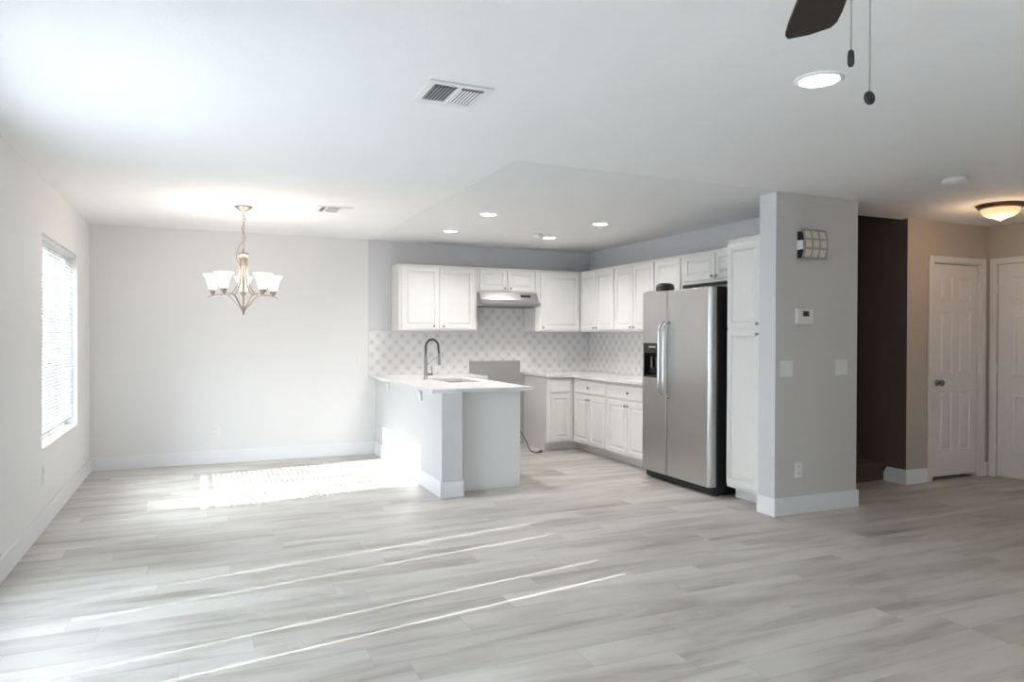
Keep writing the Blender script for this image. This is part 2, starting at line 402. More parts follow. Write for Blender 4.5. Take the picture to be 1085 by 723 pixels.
# vertical blind in the neighbouring window: nearly closed, four slits let the sun through
vb = empty('vertical_blind', (XL-.05, 3.48, 1.83), 'white vertical blind drawn across the window nearer the camera', 'blind')
MB().box((XL-.07, W2[0]+.005, 1.865), (XL-.02, W2[1]-.005, 1.915)).build('headrail', MVANE, vb)
slits = [2.905, 3.180, 3.785, 4.090]; edges = [W2[0]+.002]+slits+[W2[1]-.002]; sw = .0042
vm = MB()
for i in range(len(edges)-1):
    a = edges[i]+(sw if i else 0); b = edges[i+1]-(sw if i < len(edges)-2 else 0); k = max(1, round((b-a)/.082))
    for j in range(k):
        p, q = a+(b-a)*j/k, a+(b-a)*(j+1)/k
        vm.box((XL-.05+.004*(j % 2), p-(.0015 if j else 0), .252), (XL-.049+.004*(j % 2), q+(.0015 if j < k-1 else 0), 1.865))
vm.build('vanes', MVV, vb)

# ------------------------------------------------------------------ doors
def six_panel(name, m, P, U, N, w, h, th=.035):
    """six raised panels on a slab; P lower corner of front face, U along, N outward"""
    P, U, N, Z = V3(P), V3(U), V3(N), V3((0, 0, 1)); b = MB()
    st = .105*w/.66; mid = .095*w/.66; pw = (w-2*st-mid)/2
    xs = [0, st, st+pw, st+pw+mid, st+2*pw+mid, w]
    zs = [0, .225, .875, 1.0, 1.60, 1.70, h-.12, h] if False else [0, .235, .80, .965, 1.555, 1.66, h-.13, h]
    for i in range(5):
        for j in range(7):
            a, b_, c_, d = xs[i], xs[i+1], zs[j], zs[j+1]
            if i in (1, 3) and j in (1, 3, 5):
                b.loops(P+U*a+Z*c_, U, Z, N, b_-a, d-c_, [(0, 0), (.010, -.009), (.022, -.009), (.038, -.001)])
            else: b.loops(P+U*a+Z*c_, U, Z, N, b_-a, d-c_, [(0, 0)])
    # sides and back
    q = [P, P+U*w, P+U*w+Z*h, P+Z*h]; k = [p-N*th for p in q]
    b.add(q+k, [(0, 1, 5, 4), (1, 2, 6, 5), (2, 3, 7, 6), (3, 0, 4, 7), (7, 6, 5, 4)])
    return struct(b.build(name, m))
d1 = six_panel('door_1', MDOOR, (6.282, YC+.012, .038), (1, 0, 0), (0, -1, 0), .650, 2.008)
kb = MB().lathe([(.030, 0), (.030, -.006), (.012, -.010), (.011, -.030), (.026, -.040), (.030, -.055), (.022, -.066), (.004, -.070)], (6.345, YC+.012, .925), 20, 'Y').build('door_knob', MKNOB, d1)
def hinge(P, parent, ax='Z'):
    MB().tube([(P[0], P[1], P[2]-.045), (P[0], P[1], P[2]+.045)], .006, 8).build('hinge', MPLAS, parent)
for z in (.28, 1.05, 1.83): hinge((6.934, YC-.004, z), d1)
def casing(name, m, pts_boxes):
    b = MB()
    for a, c_ in pts_boxes: b.box(a, c_)
    return struct(b.build(name, m, bevel=.004))
casing('trim_2', MDOOR, [((6.200, YC-.016, 0), (6.262, YC, 2.117)), ((6.952, YC-.016, 0), (7.014, YC, 2.117)), ((6.262, YC-.016, 2.06), (6.952, YC, 2.117)),
                         ((6.262, YC-.004, 0), (6.279, YC+t, 2.06)), ((6.935, YC-.004, 0), (6.952, YC+t, 2.06)), ((6.262, YC-.004, 2.05), (6.952, YC+t, 2.06))])
d2 = six_panel('door_2', MDOOR, (XR-.006, 4.365, .02), (0, -1, 0), (-1, 0, 0), .83, 2.035, .005)
for z in (.28, 1.06, 1.82): hinge((XR-.018, 4.372, z), d2)
MB().lathe([(.030, 0), (.030, -.006), (.012, -.010), (.011, -.030), (.026, -.040), (.030, -.055), (.004, -.066)], (XR-.006, 3.60, .95), 20, 'X').build('door_knob', MKNOB, d2)
casing('trim_3', MDOOR, [((XR-.016, 4.378, 0), (XR, 4.444, 2.12)), ((XR-.016, 3.465, 0), (XR, 3.525, 2.12)), ((XR-.016, 3.525, 2.064), (XR, 4.378, 2.12))])

# ------------------------------------------------------------------ stairs
st = empty('staircase', (5.356, 4.70, 0), 'brown carpeted staircase climbing between the switch wall and the dark brown wall', 'staircase')
for k in range(12):
    y0 = 4.70+.255*k; z1 = .172*(k+1)
    poly = [(y0, 0), (y0, z1-.045), (y0-.028, z1-.035), (y0-.032, z1-.012), (y0-.018, z1), (y0+.262, z1), (y0+.262, 0)]
    MB().prism(poly, XS+.003, XC-.018 if k == 0 else XC-.003, 'X').build('step', MCARP, st)
hr = empty('handrail', (XS+.06, 4.15, .88), 'white handrail end poking out past the switch wall', 'handrail')
MB().tube([(XS+.012, 4.13, .875), (XS+.06, 4.13, .875), (XS+.066, 4.22, .90), (XS+.066, 6.6, 2.55)], .021, 12).build('rail', MPLAS, hr)
for y in (4.5, 5.6): 
    z = .90+(y-4.22)*.693; MB().tube([(XS+.002, y, z-.06), (XS+.06, y, z-.055), (XS+.066, y, z-.015)], .007, 8).build('bracket', MNICK, hr)

# ------------------------------------------------------------------ kitchen
DP = [(0, 0), (0, .017), (.002, .019), (.045, .019), (.050, .008), (.060, .008), (.080, .018)]
DRW = [(0, 0), (0, .014), (.010, .019)]
def knob(P, N, parent):
    ax = 'X' if abs(N[0]) > .5 else 'Y'; s = (N[0]+N[1])
    pr = [(.006, 0), (.005, .012*s), (.012, .016*s), (.0145, .022*s), (.010, .028*s), (.003, .030*s)]
    return MB().lathe(pr, P, 14, ax).build('knob', MNICK, parent)
def cab_y(name, X0, X1, Yf, Yb, Z0, Z1, label, doors, group, drawers=(), toe=False, side=None):
    """cabinet facing -Y. doors: (x0,x1,z0,z1,knob_x,knob_z)"""
    r = empty(name, ((X0+X1)/2, (Yf+Yb)/2, Z0 if not toe else 0), label, 'cabinet', group)
    b = MB()
    if toe: b.box((X0, Yf, .10), (X1, Yb, Z1)).box((X0+.001, Yf+.075, 0), (X1+(.097 if X1 > 4 else 0), Yb, .10))
    else: b.box((X0, Yf, Z0), (X1, Yb, Z1))
    b.build('body', MCAB, r, bevel=.002)
    for (x0, x1, z0, z1, kx, kz) in doors:
        d = MB().loops((x0, Yf, z0), (1, 0, 0), (0, 0, 1), (0, -1, 0), x1-x0, z1-z0, DP if x1-x0 > .2 else [(i*.75, h) for i, h in DP]).build('door', MCAB, r)
        if kx: knob((kx, Yf-.018, kz), (0, -1), d)
    for (x0, x1, z0, z1, kx, kz) in drawers:
        d = MB().loops((x0, Yf, z0), (1, 0, 0), (0, 0, 1), (0, -1, 0), x1-x0, z1-z0, DRW).build('drawer', MCAB, r)
        if kx: knob((kx, Yf-.018, kz), (0, -1), d)
    return r
def cab_x(name, Y0, Y1, Xf, Xb, Z0, Z1, label, doors, group, drawers=(), toe=False):
    """cabinet facing -X. doors: (y_hi,y_lo,z0,z1,knob_y,knob_z)"""
    r = empty(name, ((Xf+Xb)/2, (Y0+Y1)/2, Z0 if not toe else 0), label, 'cabinet', group)
    b = MB()
    if toe: b.box((Xf, Y0, .10), (Xb, Y1, Z1)).box((Xf+.095, Y0, 0), (Xb, Y1+(.076 if Y1 > 7.3 else 0), .10))
    else: b.box((Xf, Y0, Z0), (Xb, Y1, Z1))
    b.build('body', MCAB, r, bevel=.002)
    for (y1, y0, z0, z1, ky, kz) in doors:
        d = MB().loops((Xf, y1, z0), (0, -1, 0), (0, 0, 1), (-1, 0, 0), y1-y0, z1-z0, DP).build('door', MCAB, r)
        if ky: knob((Xf-.018, ky, kz), (-1, 0), d)
    for (y1, y0, z0, z1, ky, kz) in drawers:
        d = MB().loops((Xf, y1, z0), (0, -1, 0), (0, 0, 1), (-1, 0, 0), y1-y0, z1-z0, DRW).build('drawer', MCAB, r)
        if ky: knob((Xf-.018, ky, kz), (-1, 0), d)
    return r
GU, GB = 'white wall cabinets', 'white base cabinets'
ZU0, ZU1, YU, XU = 1.404, 2.155, 7.714, 4.33
cab_y('wall_cabinet', 2.012, 2.945, YU, YB-.004, ZU0, ZU1, 'white two-door wall cabinet left of the range hood, above the faucet',
      [(2.045, 2.475, 1.425, 2.125, 2.415, 1.462), (2.485, 2.915, 1.425, 2.125, 2.530, 1.462)], GU)
cab_y('wall_cabinet', 2.947, 3.698, YU, YB-.004, 1.865, ZU1, 'short white two-door wall cabinet directly above the range hood',
      [(2.975, 3.318, 1.885, 2.125, 3.285, 1.915), (3.330, 3.672, 1.885, 2.125, 3.362, 1.915)], GU)
cab_y('wall_cabinet', 3.70, XU-.002, YU, YB-.004, ZU0, ZU1, 'white single-door wall cabinet right of the range hood, in the corner',
      [(3.765, 4.300, 1.425, 2.125, 3.790, 1.455)], GU)
cab_x('wall_cabinet', 6.922, 7.71, XU, XK-.003, ZU0, ZU1, 'white two-door wall cabinet on the right wall nearest the corner',
      [(7.690, 7.325, 1.425, 2.125, 7.350, 1.452), (7.315, 6.935, 1.425, 2.125, 7.285, 1.452)], GU)
cab_x('wall_cabinet', 6.132, 6.920, XU, XK-.003, ZU0, ZU1, 'white two-door wall cabinet on the right wall, second from the corner',
      [(6.900, 6.535, 1.425, 2.125, 6.560, 1.452), (6.525, 6.150, 1.425, 2.125, 6.495, 1.452)], GU)
cab_x('wall_cabinet', 5.680, 6.130, XU, XK-.003, 1.80, ZU1, 'narrow white one-door wall cabinet behind the black cap on the refrigerator',
      [(6.115, 5.705, 1.815, 2.125, None, 0)], GU)
cab_x('wall_cabinet', 4.690, 5.678, XU, XK-.003, 1.855, ZU1, 'short wide white wall cabinet above the refrigerator',
      [(5.640, 5.190, 1.885, 2.125, 5.215, 1.912), (5.175, 4.720, 1.885, 2.125, 5.150, 1.912)], GU)
cab_x('pantry_cabinet', 4.230, 4.684, 4.03, XK-.003, .10, ZU1+.005, 'tall white pantry cabinet with two stacked doors beside the refrigerator',
      [(4.668, 4.285, 1.425, 2.125, 4.308, 1.455), (4.668, 4.285, .135, 1.405, 4.308, 1.372)], 'tall cabinets', toe=True)
# base cabinets
cab_y('base_cabinet', 3.70, 4.058, 7.40, YB-.004, 0, .862, 'narrow white base cabinet facing the room beside the empty range gap',
      [(3.745, 4.005, .115, .665, None, 0)], GB, [(3.745, 4.005, .690, .835, None, 0)], toe=True)
cab_x('base_cabinet', 6.630, 7.398, 4.06, XK-.003, 0, .862, 'white base cabinet with drawer over two doors, nearest the kitchen corner',
      [(7.360, 7.012, .115, .665, 7.035, .625), (7.003, 6.655, .115, .665, 6.980, .625)], GB, [(7.360, 6.655, .690, .835, 7.008, .762)], toe=True)
cab_x('base_cabinet', 5.800, 6.628, 4.06, XK-.003, 0, .862, 'white base cabinet with drawer over two doors, next to the refrigerator',
      [(6.605, 6.220, .115, .665, 6.240, .625), (6.210, 5.825, .115, .665, 6.190, .625)], GB, [(6.605, 5.825, .690, .835, 6.19, .762)], toe=True)
# peninsula cabinets (seen from the end)
r = empty('base_cabinet', (2.31, 6.9, 0), 'white base cabinet run of the peninsula showing its plain grey-white end panel', 'cabinet', GB)
MB().box((2.012, 5.788, 0.0), (2.60, 8.03, .69)).box((2.03, 5.79, .69), (2.14, 8.03, .866)).box((2.58, 5.79, .69), (2.60, 8.03, .866)).build('body', MCAB, r)
MB().box((2.012, 5.772, 0), (2.624, 5.788, .868)).build('end_panel', MPAN, r, bevel=.002)
for (a, b) in ((5.81, 6.30), (6.32, 6.81), (6.83, 7.30)):
    d = MB().loops((2.60, a, .115), (0, 1, 0), (0, 0, 1), (1, 0, 0), b-a, .55, DP).build('door', MCAB, r); 
    MB().loops((2.60, a, .690), (0, 1, 0), (0, 0, 1), (1, 0, 0), b-a, .145, DRW).build('drawer', MCAB, r)
cab_y('base_cabinet', 2.626, 2.93, 7.40, YB-.004, 0, .862, 'small white base cabinet behind the peninsula, left of the empty range gap',
      [(2.66, 2.90, .115, .665, 2.88, .63)], GB, [(2.66, 2.90, .690, .835, 2.78, .762)], toe=True)

# countertops
ct = empty('countertop', (2.25, 6.8, .87), 'white quartz L-shaped peninsula countertop holding the sink', 'countertop')
cb = MB(); zt, zb = .901, .869
sx0, sx1, sy0, sy1 = 2.19, 2.53, 6.48, 7.12
# slab with a real cut-out for the sink, extruded as quads round the opening
xs = [1.766, sx0, sx1, 2.690]; ys = [5.657, sy0, sy1, 7.36, YB-.012]
cells = [(0, 0), (1, 0), (2, 0), (0, 1), (2, 1), (0, 2), (1, 2), (2, 2), (0, 3), (1, 3), (2, 3)]
def slab(mb, xs, ys, cells, z0, z1):
    S = set(cells)
    for (i, j) in cells:
        a, b, c_, d = (xs[i], ys[j]), (xs[i+1], ys[j]), (xs[i+1], ys[j+1]), (xs[i], ys[j+1])
        mb.add([(*p, z1) for p in (a, b, c_, d)], [(0, 1, 2, 3)]); mb.add([(*p, z0) for p in (a, b, c_, d)], [(3, 2, 1, 0)])
        for (di, dj, p, q) in ((0, -1, a, b), (1, 0, b, c_), (0, 1, c_, d), (-1, 0, d, a)):
            if (i+di, j+dj) not in S: mb.add([(*p, z0), (*q, z0), (*q, z1), (*p, z1)], [(0, 1, 2, 3)])
slab(cb, [1.766, sx0, sx1, 2.690, 2.945], ys, cells+[(3, 3)], zb, zt)
cb.build('slab', MQ, ct)
ct2 = MB(); slab(ct2, [3.685, 4.005, XK-.012], [5.785, 7.365, YB-.012], [(1, 0), (0, 1), (1, 1)], zb, zt)
tag(ct2.build('countertop', MQ, loc=(4.3, 6.9, zb)), 'white quartz countertop in the right corner running to the refrigerator', 'countertop')
# sink
sk = empty('sink', (2.36, 6.8, .70), 'stainless steel undermount sink set in the peninsula countertop', 'sink')
b = MB(); g = .004
x0, x1, y0, y1 = sx0-g, sx1+g, sy0-g, sy1+g
b.box((x0, y0, .70), (x1, y1, .704)).box((x0, y0, .70), (x0+.003, y1, .868)).box((x1-.003, y0, .70), (x1, y1, .868)).box((x0, y0, .70), (x1, y0+.003, .868)).box((x0, y1-.003, .70), (x1, y1, .868))
b.build('basin', MSTEEL, sk)
MB().lathe([(.045, .704), (.045, .707), (.03, .706), (.004, .705)], (2.36, 6.8, 0), 20).build('drain', MHAND, sk)
# spring faucet
fx, fy = 2.105, 6.98
fc = empty('faucet', (fx, fy, zt), 'tall spring-neck pull-down faucet in brushed nickel at the peninsula sink', 'faucet')
MB().lathe([(.030, zt), (.030, zt+.006), (.021, zt+.012), (.020, zt+.10), (.018, zt+.11), (.0175, zt+.25), (.014, zt+.255)], (fx, fy, 0), 20).build('body', MNICK, fc)
MB().tube([(fx+.015, fy, zt+.055), (fx+.075, fy, zt+.055)], .012, 12).tube([(fx+.068, fy, zt+.055), (fx+.066, fy, zt+.13)], [.006, .004], 8).build('lever', MKNOB, fc)
arc = [(fx, fy, zt+.25), (fx, fy, zt+.33)]
R = .068
for k in range(1, 25):
    a = PI - PI*k/24; arc.append((fx+R+R*math.cos(a), fy, zt+.335+R*1.15*math.sin(a)))
arc += [(fx+2*R+.003, fy, zt+.30), (fx+2*R+.006, fy, zt+.265)]
MB().tube(arc, .007, 10).build('hose', MSPR, fc)
# spring coil wrapped round the hose
pts = [V3(p) for p in arc]; cum = [0]
for i in range(1, len(pts)): cum.append(cum[-1]+(pts[i]-pts[i-1]).length)
coil = []; turns = 34; per = 10
for q in range(turns*per+1):
    s_ = cum[-1]*q/(turns*per); i = max(j for j in range(len(cum)) if cum[j] <= s_+1e-9); i = min(i, len(pts)-2)
    fr_ = (s_-cum[i])/(cum[i+1]-cum[i]); p = pts[i].lerp(pts[i+1], fr_); tn = (pts[i+1]-pts[i]).normalized(); sd = V3((0, 1, 0)); up = sd.cross(tn)
    a = 2*PI*q/per; coil.append(p+sd*math.cos(a)*.0125+up*math.sin(a)*.0125)
MB().tube(coil, .0026, 5).build('spring', MSPR, fc)
MB().tube([(fx+2*R+.006, fy, zt+.27), (fx+2*R+.008, fy, zt+.22), (fx+2*R+.010, fy, zt+.145)], [.013, .015, .017], 14).build('spray_head', MNICK, fc)
MB().tube([(fx+.012, fy, zt+.15), (fx+2*R-.002, fy, zt+.245)], .004, 6).build('support_arm', MNICK, fc)
# brackets under the overhang
bk = empty('countertop_bracket', (1.80, 7.42, .80), 'white bracket under the peninsula overhang, nearer the back wall', 'bracket', 'overhang brackets')
MB().prism([(1.829, .868), (1.829, .765), (1.815, .765), (1.805, .84), (1.785, .855), (1.785, .868)], 7.385, 7.455, 'Y').build('plate', MPLAS, bk, bevel=.002)
dup(bk, (0, -1.22, 0), 'white bracket under the peninsula overhang, nearer the free corner')
# backsplash
b = MB(); zs0 = zt+.001
b.box((1.745, YB-.010, zs0), (2.965, YB-.003, 1.402)).box((2.965, YB-.010, 1.045), (3.645, YB-.003, 1.402)).box((3.645, YB-.010, zs0), (XK-.001, YB-.003, 1.402)).box((2.950, YB-.010, 1.402), (3.695, YB-.003, 1.86))
tag(b.build('backsplash', MTX, loc=(3.2, YB-.005, .9)), 'grey and white diamond-patterned tile backsplash on the back kitchen wall', 'backsplash')
tag(MB().box((XK-.008, 5.70, zs0), (XK-.001, YB-.011, 1.402)).build('backsplash', MTY, loc=(XK-.005, 6.8, .9)), 'grey and white diamond-patterned tile backsplash on the right kitchen wall', 'backsplash')
tag(MB().box((2.966, YB-.006, .001), (3.644, YB-.0025, 1.044)).box((3.644, YB-.006, .001), (3.698, YB-.0025, .90)).build('wall_patch', MPATCH, loc=(3.3, YB-.004, .001)), 'bare grey wall patch without tile in the empty range gap', 'wall patch')

# range hood
hd = empty('range_hood', (3.32, 7.8, 1.70), 'stainless steel under-cabinet range hood with dark button panel', 'range hood')
hx0, hx1 = 2.952, 3.694
MB().prism([(YB-.012, 1.863), (7.66, 1.863), (7.615, 1.775), (7.555, 1.735), (7.555, 1.705), (7.60, 1.700), (YB-.012, 1.700)], hx0, hx1, 'X').build('canopy', MHOOD, hd, bevel=.003)
nrm = V3((0, -.088, .045)).normalized()
def onface(x0, x1, t0, t1, off=.002):
    A, B = V3((0, 7.66, 1.863)), V3((0, 7.615, 1.775)); n_ = V3((0, -(A.z-B.z), (A.y-B.y)*-1)).normalized(); n_ = V3((0, -.088, .045)).normalized()
    p, q = A.lerp(B, t0)+n_*off, A.lerp(B, t1)+n_*off
    p2, q2 = A.lerp(B, t0)-n_*.004, A.lerp(B, t1)-n_*.004
    return MB().add([(x0, *p[1:]), (x1, *p[1:]), (x1, *q[1:]), (x0, *q[1:]), (x0, *p2[1:]), (x1, *p2[1:]), (x1, *q2[1:]), (x0, *q2[1:])], [(0,1,2,3),(7,6,5,4),(0,4,5,1),(1,5,6,2),(2,6,7,3),(3,7,4,0)])
cp = onface(3.47, 3.60, .30, .62).build('control_panel', MBLK, hd)
for k in range(5): onface(3.48+.023*k, 3.494+.023*k, .36, .56, .004).build('button', MLCD, cp)
MB().box((hx0+.05, 7.62, 1.690), (hx1-.05, 7.96, 1.702)).build('filter', MKNOB, hd)

# ------------------------------------------------------------------ refrigerator
fg = empty('refrigerator', (4.25, 5.25, 0), 'stainless side-by-side refrigerator with black sides and an ice dispenser', 'refrigerator')
FX = 3.905
MB().box((3.99, 4.762, .03), (4.60, 5.742, 1.755)).build('body', MBLKS, fg, bevel=.004)
MB().box((3.955, 4.765, .012), (4.0, 5.742, .075)).box((4.0, 4.78, 0), (4.55, 4.82, .03)).box((4.0, 5.68, 0), (4.55, 5.72, .03)).build('base_grille', MBLK, fg, bevel=.006)
def fdoor(y0, y1, rnd_lo, rnd_hi, cut=None):
    prof = []
    def arc_(cx, cy, rx, ry, a0, a1, n=8): return [(cx+rx*math.cos(a0+(a1-a0)*k/n), cy+ry*math.sin(a0+(a1-a0)*k/n)) for k in range(n+1)]
    # plan outline (x,y): back then rounded front corners
    p = [(3.982, y1)]
    p += [(FX+rnd_hi*(1-math.sin(a)) if False else FX+rnd_hi-rnd_hi*math.sin(a), y1-rnd_hi+rnd_hi*math.cos(a)) for a in [PI/2*k/8 for k in range(9)]]
    p += [(FX+rnd_lo-rnd_lo*math.sin(a), y0+rnd_lo-rnd_lo*math.cos(a)) for a in [PI/2-PI/2*k/8 for k in range(9)]]
    p += [(3.982, y0)]
    return p
pl = fdoor(4.757, 5.350, .035, .005)
dR = MB().prism(pl, .078, 1.772, 'Z').build('fridge_door', MSTEEL, fg, bevel=.003)
# freezer door with dispenser recess: three prisms round the opening
pf = fdoor(5.362, 5.750, .005, .020)
dz0, dz1, dy0, dy1 = .965, 1.290, 5.475, 5.722
fm = MB().prism(pf, .078, dz0, 'Z').prism(pf, dz1, 1.772, 'Z').prism(fdoor(5.362, dy0, .005, .0005), dz0, dz1, 'Z').prism(fdoor(dy1, 5.750, .0005, .020), dz0, dz1, 'Z')
fm.box((3.975, dy0, dz0), (3.982, dy1, dz1))
dL = fm.build('freezer_door', MSTEEL, fg)
# dispenser
b = MB().box((FX-.004, dy0, 1.195), (3.974, dy1, dz1)).box((FX-.004, dy0, dz0), (3.974, dy0+.014, 1.195)).box((FX-.004, dy1-.014, dz0), (3.974, dy1, 1.195)).box((FX-.006, dy0, dz0), (3.974, dy1, dz0+.018)).box((3.965, dy0+.014, dz0+.018), (3.974, dy1-.014, 1.195))
dsp = b.build('dispenser', MBLK, dL, bevel=.003)
MB().box((FX-.0055, dy0+.05, 1.245), (FX-.0038, dy1-.09, 1.262)).build('dispenser_label', MSCON, dsp)
for yy in (5.555, 5.635): MB().box((3.935, yy-.014, 1.06), (3.955, yy+.014, 1.16)).build('paddle', MKNOB, dsp)
for (yy, par) in ((5.322, dR), (5.392, dL)):
    hp = [(FX+.002, yy, 1.475), (FX-.030, yy, 1.468), (FX-.055, yy, 1.44), (FX-.062, yy, 1.39)]+[(FX-.063, yy, 1.39-.5*k/6) for k in range(1, 7)]+[(FX-.055, yy, .845), (FX-.030, yy, .805), (FX+.002, yy, .795)]
    MB().tube(hp, .0145, 12).build('handle', MHAND, par)
MB().box((3.96, 5.335, .09), (3.99, 5.377, 1.75)).build('gap_shade_strip', MBLK, fg)  # black strip behind the door gap, standing in for the shade between the doors
MB().box((3.93, 5.60, 1.757), (4.08, 5.735, 1.780)).build('hinge_cover', MBLK, fg, bevel=.004)
MB().box((3.93, 4.775, 1.757), (4.10, 4.90, 1.780)).box((3.99, 4.77, 1.7555), (4.58, 5.50, 1.772)).build('hinge_cover', MBLK, fg, bevel=.004)
cp = empty('black_cap', (4.00, 5.515, 1.782), 'small black rounded dome lying on top of the refrigerator', 'cap')
MB().lathe([(.084, 1.7815), (.087, 1.795), (.084, 1.825), (.074, 1.842), (.05, 1.852), (.01, 1.855)], (4.00, 5.515, 0), 32).build('dome', MBLK, cp)
MB().lathe([(.0875, 1.794), (.089, 1.797), (.0875, 1.800)], (4.00, 5.515, 0), 32, cap=False).build('rim', MLCD, cp)

# power cord
pc = empty('power_cord', (3.55, 7.5, 0), 'loose grey appliance power cord on the floor of the empty range gap', 'cord')
cpts = [(3.36, 8.02, .36), (3.42, 7.96, .33), (3.50, 7.88, .26), (3.565, 7.80, .17), (3.59, 7.73, .08), (3.585, 7.64, .02), (3.555, 7.53, .009), (3.525, 7.42, .009), (3.53, 7.33, .010), (3.57, 7.33, .012)]
def smooth(p, n=6):
    out = []; p = [V3(q) for q in p]
    for i in range(len(p)-1):
        a, b_, c_, d = p[max(i-1, 0)], p[i], p[i+1], p[min(i+2, len(p)-1)]
        for k in range(n):
            t_ = k/n; out.append(.5*((2*b_)+(-a+c_)*t_+(2*a-5*b_+4*c_-d)*t_*t_+(-a+3*b_-3*c_+d)*t_**3))
    out.append(p[-1]); return out
MB().tube(smooth(cpts), .007, 8).build('cable', MCORD, pc)
MB().tube([(3.565, 7.328, .014), (3.60, 7.35, .015), (3.625, 7.37, .015)], [.010, .015, .013], 10).build('plug', MCORD, pc)

# ------------------------------------------------------------------ wall plates
def outlet(P, U, N, label, name='wall_outlet', w=.072, h=.118, kind='outlet', group='wall outlets'):
    P, U, N, Z = V3(P), V3(U), V3(N), V3((0, 0, 1))
    r = empty(name, P, label, 'outlet' if kind == 'outlet' else 'light switch', group)
    MB().loops(P-U*w/2-Z*h/2+N*.0005, U, Z, N, w, h, [(0, 0), (0, .004), (.004, .006)], 1).build('cover_plate', MPLAS, r)
    if kind == 'outlet':
        for s in (-1, 1):
            rc = MB().loops(P-U*.017+Z*(s*.026-.014)+N*.005, U, Z, N, .034, .028, [(0, 0), (.003, .003)]).build('receptacle', MPLAS, r)
            k = MB()
            for q in (-1, 1): k.loops(P+U*(q*.007-.0012)+Z*(s*.026-.004)+N*.0079, U, Z, N, .0024, .009, [(0, 0), (0, .0004)])
            k.build('slots', MDARK, rc)
    else:
        n = kind
        for k in range(n):
            c0 = P+U*((k-(n-1)/2)*.046)
            MB().loops(c0-U*.005-Z*.012+N*.0055, U, Z, N, .010, .024, [(0, 0), (.001, .002)]).loops(c0-U*.004-Z*.001+N*.007, U, Z, N, .008, .010, [(0, 0), (.001, .009)]).build('toggle', MPLAS, r)
    return r
Yn, Xn, Xp, Yn_ = (0, -1, 0), (-1, 0, 0), (1, 0, 0), None
outlet((.146, YB, .337), (1, 0, 0), Yn, 'white outlet low on the dining back wall')
outlet((XL, 5.80, .371), (0, 1, 0), Xp, 'white outlet low on the left wall under the window')
outlet((1.658, YB, 1.088), (1, 0, 0), Yn, 'white light switch on the back wall beside the tile backsplash', 'light_switch', .078, .125, 1, 'light switches')
outlet((4.213, YB-.010, 1.084), (1, 0, 0), Yn, 'white outlet set in the tiles of the back kitchen wall', w=.08, h=.125)
outlet((XK-.008, 7.24, 1.09), (0, -1, 0), Xn, 'white outlet set in the tiles of the right kitchen wall', w=.08, h=.125)
outlet((4.05, YP0, 1.11), (1, 0, 0), Yn, 'white double light switch on the grey wall return under the thermostat', 'light_switch', .122, .122, 2, 'light switches')
outlet((4.624, YP0, 1.115), (1, 0, 0), Yn, 'white double light switch near the stair side edge of the grey wall return', 'light_switch', .122, .122, 2, 'light switches')
outlet((4.178, YP0, .336), (1, 0, 0), Yn, 'white outlet low on the grey wall return above the baseboard')
th = empty('thermostat', (4.215, YP0, 1.508), 'white square wall thermostat with dark screen on the grey wall return', 'thermostat')
MB().box((4.132, YP0-.026, 1.448), (4.300, YP0-.0005, 1.566)).build('housing', MPLAS, th, bevel=.006, bseg=3)
MB().box((4.190, YP0-.0275, 1.508), (4.250, YP0-.024, 1.548)).build('screen', MLCD, th)
# curved sconce
sn = empty('wall_sconce', (4.27, YP0, 2.06), 'curved grey-framed wall sconce with nine cream panes high on the wall return', 'sconce')
z0, z1, xa, xb = 1.945, 2.170, 4.150, 4.392
def bow(z): q = (z-(z0+z1)/2)/((z1-z0)/2); return YP0-.050-.026*(1-q*q)
zsn = [z0+(z1-z0)*k/12 for k in range(13)]
def curved(mb, xa, xb, za, zb, off, th=.004, n=8):
    zz = [za+(zb-za)*k/n for k in range(n+1)]
    poly = [(bow(z)-off, z) for z in zz]+[(bow(z)-off+th, z) for z in zz[::-1]]
    return mb.prism(poly, xa, xb, 'X')
fm = MB()
bw = .016; pw = (xb-xa-4*bw)/3; ph = (z1-z0-4*bw)/3
for k in range(4): curved(fm, xa+k*(pw+bw), xa+k*(pw+bw)+bw, z0, z1, 0, .008, 14)
for k in range(4):
    for j in range(3): curved(fm, xa+bw+j*(pw+bw), xa+bw+j*(pw+bw)+pw, z0+k*(ph+bw), z0+k*(ph+bw)+bw, 0, .008, 3)
fm.build('frame', MSCON, sn)
for k in range(3):
    for j in range(3): curved(MB(), xa+bw+j*(pw+bw), xa+bw+j*(pw+bw)+pw, z0+bw+k*(ph+bw), z0+bw+k*(ph+bw)+ph, -.003, .003, 4).build('pane', MCREAM, sn)
MB().box((xa+.03, YP0-.03, z0+.02), (xb-.03, YP0-.0005, z1-.02)).build('back_box', MDARK, sn)
MB().box((xa-.001, YP0-.060, 2.015), (xa+.004, YP0-.0005, 2.085)).build('side_plate', MPLAS, sn); MB().box((xb-.004, YP0-.060, 2.015), (xb+.001, YP0-.0005, 2.085)).build('side_plate', MPLAS, sn)
for z_ in (z0+.004, 2.086): MB().box((xa+.002, YP0-.052, z_), (xa+.006, YP0-.0005, z_+.066)).build('end_panel', MBLK, sn)

